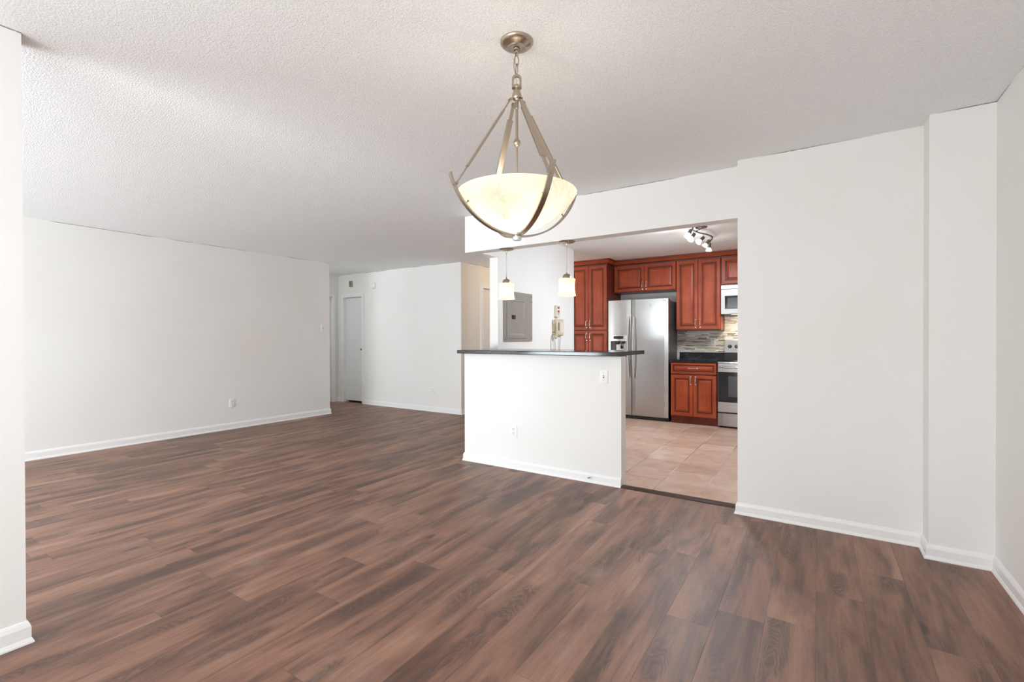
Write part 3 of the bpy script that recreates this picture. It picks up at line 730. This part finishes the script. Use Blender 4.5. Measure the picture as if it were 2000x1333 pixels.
for (hx, hyy), dv in heads:
    dv = Vector(dv).normalized(); p0 = Vector((sx(hyy), hyy, 2.396)); p1 = Vector((hx, hyy, 2.352))
    bm = bmesh.new(); tube(bm, [p0, p1], 0.006, 8)
    u, v = frame_for(dv)
    tube(bm, [p1+u*0.02-dv*0.0, p1+u*0.026+dv*0.03], 0.004, 6); tube(bm, [p1-u*0.02, p1-u*0.026+dv*0.03], 0.004, 6); tube(bm, [p1-u*0.022, p1+u*0.022], 0.004, 6)
    hd = obj('lamp_head', bm, M['darkmetal'], tr, smooth='auto')
    q = dv.to_track_quat('Z', 'Y').to_matrix()
    bm = bmesh.new(); lathe(bm, [(0, -0.01), (0.017, -0.01), (0.019, 0.0), (0.019, 0.042), (0, 0.042)], 18, p1, q); obj('socket', bm, M['darkmetal'], hd, smooth='auto')
    bm = bmesh.new(); lathe(bm, [(0.014, 0.042), (0.020, 0.050), (0.030, 0.066), (0.034, 0.076), (0.035, 0.084), (0.030, 0.087), (0, 0.088)], 24, p1, q); obj('reflector_bulb', bm, M['spot'], hd, smooth='auto')
    l = bpy.data.lights.new('track_bulb_light', 'SPOT'); l.energy = LP['track'][0]; l.spot_size = R(165); l.spot_blend = 0.8; l.color = LP['track'][1]; l.shadow_soft_size = 0.03
    point('track_bulb_spill', p1 + dv*0.15 - tr.location, *LP['spill'], 0.02, tr)
    lo_ = bpy.data.objects.new('track_bulb_light', l); COL.objects.link(lo_); lo_.parent = tr
    lo_.location = p1 + dv*0.095 - tr.location; lo_.rotation_euler = dv.to_track_quat('-Z', 'Y').to_euler()

# ------------------------------------------------------------------ kitchen cabinets
def panel(x0, x1, z0, z1, yf, th=0.020, fw=0.058):
    """raised-panel front facing -Y; material 0 wood, 1 dark glaze in the grooves, 2 rails"""
    bm = bmesh.new(); prev = None
    rings = [(0, th), (0, 0.003), (0.003, 0.0), (fw-0.014, 0.0), (fw-0.010, 0.003), (fw-0.004, 0.004), (fw, 0.010), (fw+0.008, 0.0105), (fw+0.030, 0.003), (fw+0.034, 0.002)]
    gl = {3: 1, 5: 1, 6: 1}
    for i, (ins, dy) in enumerate(rings):
        ins = min(ins, (x1-x0)/2-0.004, (z1-z0)/2-0.004)
        cur = [bm.verts.new(p) for p in ((x0+ins, yf+dy, z0+ins), (x1-ins, yf+dy, z0+ins), (x1-ins, yf+dy, z1-ins), (x0+ins, yf+dy, z1-ins))]
        if prev:
            for k in range(4):
                f = bm.faces.new((prev[k], prev[(k+1) % 4], cur[(k+1) % 4], cur[k]))
                f.material_index = gl.get(i-1, 2 if (k in (0, 2)) else 0)
        else: bm.faces.new(cur[::-1])
        prev = cur
    bm.faces.new(prev)
    return bm
WOOD = None
def woods(): return [M['cherry'], M['glaze'], M['cherry_h']]
def pull(cx, cz, yf, ln=0.105, vertical=True):
    bm = bmesh.new(); pts = []; rad = []
    for i in range(15):
        s = i/14; a = (s-0.5)*ln; out = 0.026*(1-abs(2*s-1)**3)
        pts.append((cx, yf-0.004-out, cz+a) if vertical else (cx+a, yf-0.004-out, cz)); rad.append(0.0062-0.0022*(1-abs(2*s-1)))
    tube(bm, pts, rad, 10)
    for s in (-1, 1):
        c = (cx, yf, cz+s*ln/2) if vertical else (cx+s*ln/2, yf, cz)
        lathe(bm, [(0, 0.010), (0.0085, 0.008), (0.010, 0.0)], 14, c, Matrix.Rotation(R(90), 3, 'X'))
    return bm
def door(parent, x0, x1, z0, z1, yf, hx=None, hz=None, name='door', vertical=True, fw=0.058):
    d_ = obj(name, panel(x0, x1, z0, z1, yf, fw=fw), woods(), parent)
    if hx is not None: obj('handle', pull(hx, hz, yf, vertical=vertical), M['chrome'], d_, smooth='auto')
    return d_
def carcass(x0, x1, y0, y1, z0, z1):
    bm = bmesh.new(); box(bm, x0, x1, y0, y1, z0, z1); return bm
YW = YB - 0.001
# pantry
g = 'cherry raised-panel kitchen cabinets'
t = thing('pantry_cabinet', 'tall cherry pantry cabinet with four doors left of the refrigerator', 'cabinet', (-3.02, 7.2, 0.004), g); pantry = t
obj('carcass', carcass(-3.325, -2.718, 6.885, YW, 0.10, 2.385), M['cherry_dark'], t)
obj('toe_kick', carcass(-3.325, -2.718, 6.95, YW, 0.004, 0.10), M['cherry_dark'], t)
Yp = 6.864
door(t, -3.322, -3.0235, 1.345, 2.345, Yp, -3.052, 1.435); door(t, -3.0185, -2.721, 1.345, 2.345, Yp, -2.990, 1.435)
door(t, -3.322, -3.0235, 0.115, 1.330, Yp, -3.052, 1.235); door(t, -3.0185, -2.721, 0.115, 1.330, Yp, -2.990, 1.235)
# over-fridge cabinet
Yu = 7.150
t = thing('wall_cabinet', 'short wide cherry wall cabinet with two doors above the refrigerator', 'cabinet', (-2.22, 7.32, 1.93), g)
obj('carcass', carcass(-2.716, -1.752, Yu+0.021, YW, 1.925, 2.385), M['cherry_dark'], t)
door(t, -2.700, -2.2235, 1.940, 2.345, Yu, -2.250, 2.022); door(t, -2.2185, -1.756, 1.940, 2.345, Yu, -2.190, 2.022)
# tall wall cabinet
t = thing('wall_cabinet', 'tall cherry wall cabinet with two doors between refrigerator and microwave', 'cabinet', (-1.44, 7.32, 1.33), g)
obj('carcass', carcass(-1.748, -1.140, Yu+0.021, YW, 1.325, 2.385), M['cherry_dark'], t)
door(t, -1.744, -1.4465, 1.340, 2.345, Yu, -1.478, 1.425); door(t, -1.4415, -1.146, 1.340, 2.345, Yu, -1.412, 1.425)
# above microwave
t = thing('wall_cabinet', 'short cherry wall cabinet above the microwave, half hidden by the white wall', 'cabinet', (-0.755, 7.32, 1.94), g)
obj('carcass', carcass(-1.136, -0.372, Yu+0.021, YW, 1.955, 2.385), M['cherry_dark'], t)
door(t, -1.126, -0.7565, 1.968, 2.345, Yu, -0.785, 2.045); door(t, -0.7515, -0.376, 1.968, 2.345, Yu, -0.725, 2.045)
# base cabinet
t = thing('base_cabinet', 'cherry base cabinet with one drawer and two doors beside the range', 'cabinet', (-1.45, 7.2, 0.004), g)
obj('carcass', carcass(-1.757, -1.143, 6.885, YW-0.02, 0.10, 0.878), M['cherry_dark'], t)
obj('toe_kick', carcass(-1.757, -1.143, 6.915, YW-0.02, 0.004, 0.10), M['cherry_dark'], t)
door(t, -1.752, -1.4535, 0.118, 0.695, Yp, -1.484, 0.622); door(t, -1.4485, -1.150, 0.118, 0.695, Yp, -1.418, 0.622)
door(t, -1.752, -1.150, 0.712, 0.866, Yp, -1.451, 0.790, 'drawer', False, 0.036)
# crown moulding
def crown(path):
    CP = [(0.0, 2.345), (0.010, 2.347), (0.012, 2.362), (0.020, 2.372), (0.044, 2.405), (0.052, 2.412), (0.056, 2.428), (0.056, 2.4385), (0.0, 2.4385)]
    bm = bmesh.new(); P = [Vector(p) for p in path]; rings = []
    def nrm(a, b):
        d_ = (b-a).normalized(); return Vector((d_.y, -d_.x))
    for i, p in enumerate(P):
        if i == 0: m = nrm(P[0], P[1])
        elif i == len(P)-1: m = nrm(P[-2], P[-1])
        else: a, b = nrm(P[i-1], p), nrm(p, P[i+1]); m = a+b; m = m/m.dot(a)
        rings.append([bm.verts.new((p.x+m.x*o_, p.y+m.y*o_, z)) for o_, z in CP])
    n = len(CP)
    for a, b in zip(rings, rings[1:]):
        for k in range(n):
            f = bm.faces.new((a[k], a[(k+1) % n], b[(k+1) % n], b[k])); f.material_index = 1 if k in (1, 2, 5) else 0
    bm.faces.new(rings[0]); bm.faces.new(rings[-1][::-1])
    return bm
obj('crown', crown([(-3.325, Yp+0.018), (-2.717, Yp+0.018), (-2.717, Yu-0.042)]), [M['cherry_h'], M['glaze']], pantry)
o = obj('crown_molding', crown([(-2.714, Yu+0.018), (-0.372, Yu+0.018)]), [M['cherry_h'], M['glaze']])
tag(o, 'straight cherry crown molding along the tops of the wall cabinets right of the pantry', 'molding')
# counter by the range, with its low granite upstand, and the mosaic
t = thing('kitchen_countertop', 'short black granite countertop on the cherry base cabinet', 'countertop', (-1.45, 7.1, 0.878))
obj('slab', bbox(-1.772, -1.1345, 6.852, YW-0.02, 0.8785, 0.912, 0.004), M['granite'], t)
obj('upstand', bbox(-1.772, -1.1345, YW-0.03, YW-0.012, 0.9125, 1.000, 0.002), M['granite'], t)
bm = bmesh.new(); box(bm, -1.80, -1.138, YB-0.011, YW, 0.885, 1.322); box(bm, -1.138, 0.2, YB-0.011, YW, 0.885, 1.535)
o = obj('tile_backsplash', bm, M['mosaic']); tag(o, 'grey and beige linear mosaic tile backsplash behind the range and countertop', 'backsplash')

# ------------------------------------------------------------------ refrigerator
FX0, FX1, FY, FT_ = -2.716, -1.800, 6.900, 1.790
t = thing('refrigerator', 'stainless side-by-side refrigerator with ice dispenser between pantry and base cabinet', 'refrigerator', (-2.258, 7.2, 0.004))
obj('case', bbox(FX0+0.006, FX1-0.008, FY+0.075, YW-0.03, 0.02, 1.762, 0.006), M['fridgeside'], t)
def bowed(x0, x1, z0, z1, y, bow, dep, n=10):
    bm = bmesh.new(); fr = []
    for i in range(n+1):
        s = i/n; e = min(s, 1-s); yy = y + bow*(2*s-1)**2 + (0.006 if i in (0, n) else 0)
        fr.append((x0+(x1-x0)*s, yy))
    a = [bm.verts.new((x, yy, z0)) for x, yy in fr]; b = [bm.verts.new((x, yy, z1)) for x, yy in fr]
    c0, c1 = bm.verts.new((x0, y+dep, z0)), bm.verts.new((x1, y+dep, z0)); d0, d1 = bm.verts.new((x0, y+dep, z1)), bm.verts.new((x1, y+dep, z1))
    for i in range(n): bm.faces.new((a[i], a[i+1], b[i+1], b[i]))
    bm.faces.new(a[::-1]+[c0, c1]); bm.faces.new(b+[d1, d0]); bm.faces.new((a[0], b[0], d0, c0)); bm.faces.new((c1, d1, b[-1], a[-1])); bm.faces.new((c0, d0, d1, c1))
    return bm
XM = -2.337
# left door leaves a hole for the dispenser: built from four bowed pieces joined in one mesh
DX0, DX1, DZ0, DZ1 = -2.664, -2.415, 0.93, 1.262
bm = bmesh.new(); yd = FY
xs = [FX0, FX0+0.004, DX0, DX1, XM-0.008, XM-0.004]; zs = [0.058, DZ0, DZ1, FT_]
def fy(x): s = (x-FX0)/(XM-0.004-FX0); return FY + 0.006*(2*s-1)**2 + (0.005 if x in (xs[0], xs[-1]) else 0)
grid = {}
for i, x in enumerate(xs):
    for j, z in enumerate(zs): grid[i, j] = bm.verts.new((x, fy(x), z))
bk = {}
for (i, j) in ((0, 0), (5, 0), (5, 3), (0, 3)): bk[i, j] = bm.verts.new((xs[i], FY+0.065, zs[j]))
for i in range(5):
    for j in range(3):
        if i == 2 and j == 1: continue
        bm.faces.new((grid[i, j], grid[i+1, j], grid[i+1, j+1], grid[i, j+1]))
hole = [grid[2, 1], grid[3, 1], grid[3, 2], grid[2, 2]]
inn = [bm.verts.new((v.co.x, FY+0.055, v.co.z)) for v in hole]
for k in range(4): bm.faces.new((hole[k], hole[(k+1) % 4], inn[(k+1) % 4], inn[k]))
bm.faces.new(inn)
bm.faces.new([grid[i, 3] for i in range(6)]+[bk[5, 3], bk[0, 3]]); bm.faces.new([grid[i, 0] for i in range(5, -1, -1)]+[bk[0, 0], bk[5, 0]])
bm.faces.new([grid[0, j] for j in range(4)]+[bk[0, 3], bk[0, 0]]); bm.faces.new([grid[5, j] for j in range(3, -1, -1)]+[bk[5, 0], bk[5, 3]])
bm.faces.new((bk[0, 0], bk[5, 0], bk[5, 3], bk[0, 3]))
dl = obj('freezer_door', bm, M['steel'], t)
dr = obj('refrigerator_door', bowed(XM+0.004, FX1, 0.058, FT_, FY, 0.006, 0.065), M['steel'], t)
def fridge_handle(x):
    bm = bmesh.new(); pts = []
    for i in range(21):
        s = i/20; z = 0.615+s*0.925; out = 0.022+0.040*math.sin(math.pi*s)
        pts.append((x, FY-out, z))
    strip(bm, pts, (1, 0, 0), 0.024, 0.020); box(bm, x-0.010, x+0.010, FY-0.018, FY+0.010, 0.617, 0.650); box(bm, x-0.010, x+0.010, FY-0.018, FY+0.010, 1.505, 1.538)
    return bm
obj('handle', fridge_handle(XM-0.038), M['steel_smooth'], dl, smooth='auto', bevel=0.004)
obj('handle', fridge_handle(XM+0.038), M['steel_smooth'], dr, smooth='auto', bevel=0.004)
# dispenser
bm = bbox(DX0, DX1, FY-0.006, FY+0.05, 1.168, DZ1, 0.004); dc = obj('dispenser_panel', bm, M['steel_smooth'], dl)
obj('display', bbox(-2.618, -2.462, FY-0.008, FY, 1.205, 1.246, 0.001), M['display'], dl)
bm = bmesh.new(); box(bm, DX0, DX0+0.06, FY+0.030, FY+0.054, DZ0, 1.168); obj('dispenser_side', bm, M['fridgeside'], dl)
bm = bmesh.new(); lathe(bm, [(0, 1.175), (0.030, 1.172), (0.026, 1.140), (0.014, 1.120), (0, 1.118)], 18, (-2.566, FY+0.022, 0)); lathe(bm, [(0, 1.175), (0.034, 1.172), (0.036, 1.140), (0.030, 1.130), (0, 1.130)], 18, (-2.500, FY+0.022, 0)); obj('spout', bm, M['darkmetal'], dl, smooth='auto')
bm = bmesh.new(); tube(bm, [(-2.505, FY+0.022, 1.134), (-2.505, FY+0.020, 1.09), (-2.505, FY+0.026, 1.055)], [0.012, 0.013, 0.011], 12); obj('ice_paddle', bm, M['black'], dl, smooth='auto')
obj('drip_tray', bbox(DX0, DX1, FY-0.004, FY+0.05, DZ0, DZ0+0.018, 0.002), M['fridgeside'], dl)
# badge, base grille, hinge covers
b_ = obj('badge', bbox(-2.076, -2.036, FY-0.004, FY+0.004, 1.672, 1.712, 0.003), M['steel_smooth'], dr)
bm = bmesh.new(); tube(bm, [(-2.056+0.012*math.cos(a), FY-0.0045, 1.692+0.012*math.sin(a)) for a in [i*math.pi/10 for i in range(20)]], 0.0018, 6, closed=True); obj('badge_ring', bm, M['darkmetal'], b_, smooth=True)
bm = bmesh.new()
for i in range(8): box(bm, -1.905+i*0.009, -1.899+i*0.009, FY+0.0035, FY+0.007, 1.757, 1.763)
obj('printed_line', bm, M['slot'], dr)
bm = bbox(FX0, FX1+0.012, FY+0.020, FY+0.10, 0.006, 0.052, 0.008); gr = obj('base_grille', bm, M['black'], t)
bm = bmesh.new()
for i in range(5): box(bm, FX0+0.05+i*0.17, FX0+0.19+i*0.17, FY+0.0185, FY+0.022, 0.020, 0.036)
obj('grille_slots', bm, M['slot'], gr)
bm = bbox(FX1-0.07, FX1-0.004, FY+0.02, FY+0.15, 1.7625, 1.786, 0.006); obj('hinge_cover', bm, M['fridgeside'], t)
bm = bbox(FX0+0.01, FX0+0.07, FY+0.02, FY+0.15, 1.7625, 1.786, 0.006); obj('hinge_cover', bm, M['fridgeside'], t)
obj('door_gasket', bbox(FX0+0.010, FX1-0.004, FY+0.066, FY+0.074, 0.06, 1.76), M['black'], t)

# ------------------------------------------------------------------ range
RX0, RX1, RY = -1.131, -0.369, 6.850
t = thing('kitchen_range', 'stainless electric range with black oven glass at the edge of the opening', 'range', (-0.75, 7.15, 0.004))
obj('body', bbox(RX0+0.003, RX1-0.003, RY+0.045, YB-0.013, 0.03, 0.895, 0.003), M['black'], t)
obj('cooktop', bbox(RX0, RX1, RY+0.010, YB-0.075, 0.8955, 0.915, 0.005), M['blackglass'], t)
for (cx_, cy_, rr) in ((-0.93, 7.03, 0.10), (-0.57, 7.03, 0.08), (-0.93, 7.28, 0.08), (-0.57, 7.28, 0.10)):
    bm = bmesh.new(); lathe(bm, [(rr-0.003, 0.0), (rr-0.003, 0.0006), (rr, 0.0006), (rr, 0.0)], 40, (cx_, cy_, 0.915)); obj('burner_ring', bm, M['slot'], t)
def range_back():
    bm = bmesh.new(); pr_ = [(YB-0.075, 1.000), (YB-0.055, 1.180), (YB-0.013, 1.185), (YB-0.013, 1.000)]
    a = [bm.verts.new((RX0, y, z)) for y, z in pr_]; b = [bm.verts.new((RX1, y, z)) for y, z in pr_]
    for k in range(4): bm.faces.new((a[k], a[(k+1) % 4], b[(k+1) % 4], b[k]))
    bm.faces.new(a[::-1]); bm.faces.new(b); return bm
cp = obj('control_panel', range_back(), M['steel_range'], t, bevel=0.004)
obj('back_riser', bbox(RX0, RX1, YB-0.074, YB-0.013, 0.9155, 1.000), M['black'], t)
obj('display', bbox(-0.86, -0.64, YB-0.072, YB-0.055, 1.060, 1.125, 0.002), M['display'], cp)
for kx in (-1.062, -0.972, -0.53, -0.44):
    bm = bmesh.new(); mt = Matrix.Rotation(R(84), 3, 'X')
    lathe(bm, [(0, 0.030), (0.019, 0.029), (0.022, 0.020), (0.027, 0.004), (0.027, 0.0), (0, 0)], 24, (kx, YB-0.0655, 1.092), mt); kk = obj('knob', bm, M['black'], cp, smooth='auto')
    bm = bmesh.new(); box(bm, -0.0035, 0.0035, -0.020, 0.020, 0.026, 0.034)
    for v in bm.verts: v.co = mt @ v.co + Vector((kx, YB-0.0655, 1.092))
    obj('knob_grip', bm, M['darkmetal'], kk)
od = obj('oven_door', bbox(RX0+0.002, RX1-0.002, RY, RY+0.044, 0.215, 0.872, 0.006), M['steel_range'], t)
obj('glass_panel', bbox(RX0+0.006, RX1-0.006, RY-0.003, RY+0.004, 0.352, 0.758, 0.002), M['blackglass'], od)
obj('oven_window', bbox(RX0+0.135, RX1-0.135, RY-0.0045, RY-0.002, 0.428, 0.705, 0.001), M['windowglass'], od)
bm = bmesh.new(); tube(bm, [(RX0+0.03+(RX1-RX0-0.06)*i/16, RY-0.040-0.016*math.sin(math.pi*i/16), 0.822) for i in range(17)], 0.0125, 12)
for hx_ in (RX0+0.045, RX1-0.045): box(bm, hx_-0.012, hx_+0.012, RY-0.042, RY+0.003, 0.811, 0.833)
obj('handle', bm, M['steel_smooth'], od, smooth='auto')
obj('front_trim', bbox(RX0, RX1, RY+0.004, RY+0.044, 0.874, 0.8945, 0.003), M['steel_smooth'], t)
obj('storage_drawer', bowed(RX0+0.002, RX1-0.002, 0.030, 0.200, RY-0.004, 0.008, 0.04, 12), M['steel_range'], t)
for fx in (RX0+0.05, RX1-0.05):
    for fy_ in (RY+0.08, YB-0.08):
        bm = bmesh.new(); lathe(bm, [(0, 0.004), (0.02, 0.004), (0.02, 0.031), (0, 0.031)], 12, (fx, fy_, 0)); obj('foot', bm, M['black'], t)

# ------------------------------------------------------------------ microwave over the range
t = thing('microwave', 'stainless over-the-range microwave under the short cherry cabinet', 'microwave', (-0.75, 7.3, 1.54))
YM = 7.112
obj('body', bbox(RX0+0.002, RX1-0.002, YM+0.04, YB-0.012, 1.542, 1.952, 0.003), M['black'], t)
md = obj('door', bbox(RX0, -0.56, YM, YM+0.038, 1.545, 1.890, 0.004), M['steel_range'], t)
obj('window_frame', bbox(RX0+0.050, -0.625, YM-0.002, YM+0.004, 1.618, 1.800, 0.002), M['blackglass'], md)
obj('window_glass', bbox(RX0+0.085, -0.660, YM-0.0035, YM-0.001, 1.632, 1.772, 0.001), M['windowglass'], md)
bm = bmesh.new(); tube(bm, [(-0.592, YM-0.006-0.034*math.sin(math.pi*i/12), 1.60+0.235*i/12) for i in range(13)], 0.009, 10); obj('handle', bm, M['steel_smooth'], md, smooth='auto')
obj('control_panel', bbox(-0.557, RX1, YM, YM+0.038, 1.545, 1.890, 0.004), M['blackglass'], t)
vg = obj('vent_grille', bbox(RX0, RX1, YM+0.002, YM+0.038, 1.892, 1.950, 0.003), M['steel_range'], t)
bm = bmesh.new()
for i in range(18): box(bm, RX0+0.04+i*0.038, RX0+0.068+i*0.038, YM+0.0005, YM+0.004, 1.938, 1.944)
obj('vent_slots', bm, M['slot'], vg)
obj('added_backsplash_lamp', bbox(RX0+0.12, RX0+0.22, YM+0.08, YM+0.14, 1.538, 1.5425, 0.001), M['bulb'], t)  # added lit patch with area light below, put in to brighten the backsplash
l = bpy.data.lights.new('added_backsplash_light', 'AREA'); l.shape = 'RECTANGLE'; l.size = 0.10; l.size_y = 0.06; l.energy = 3.0; l.color = (1.0, 0.88, 0.70)
lo_ = bpy.data.objects.new('added_backsplash_light', l); COL.objects.link(lo_); lo_.parent = t; lo_.location = Vector((RX0+0.17, YM+0.11, 1.536)) - t.location
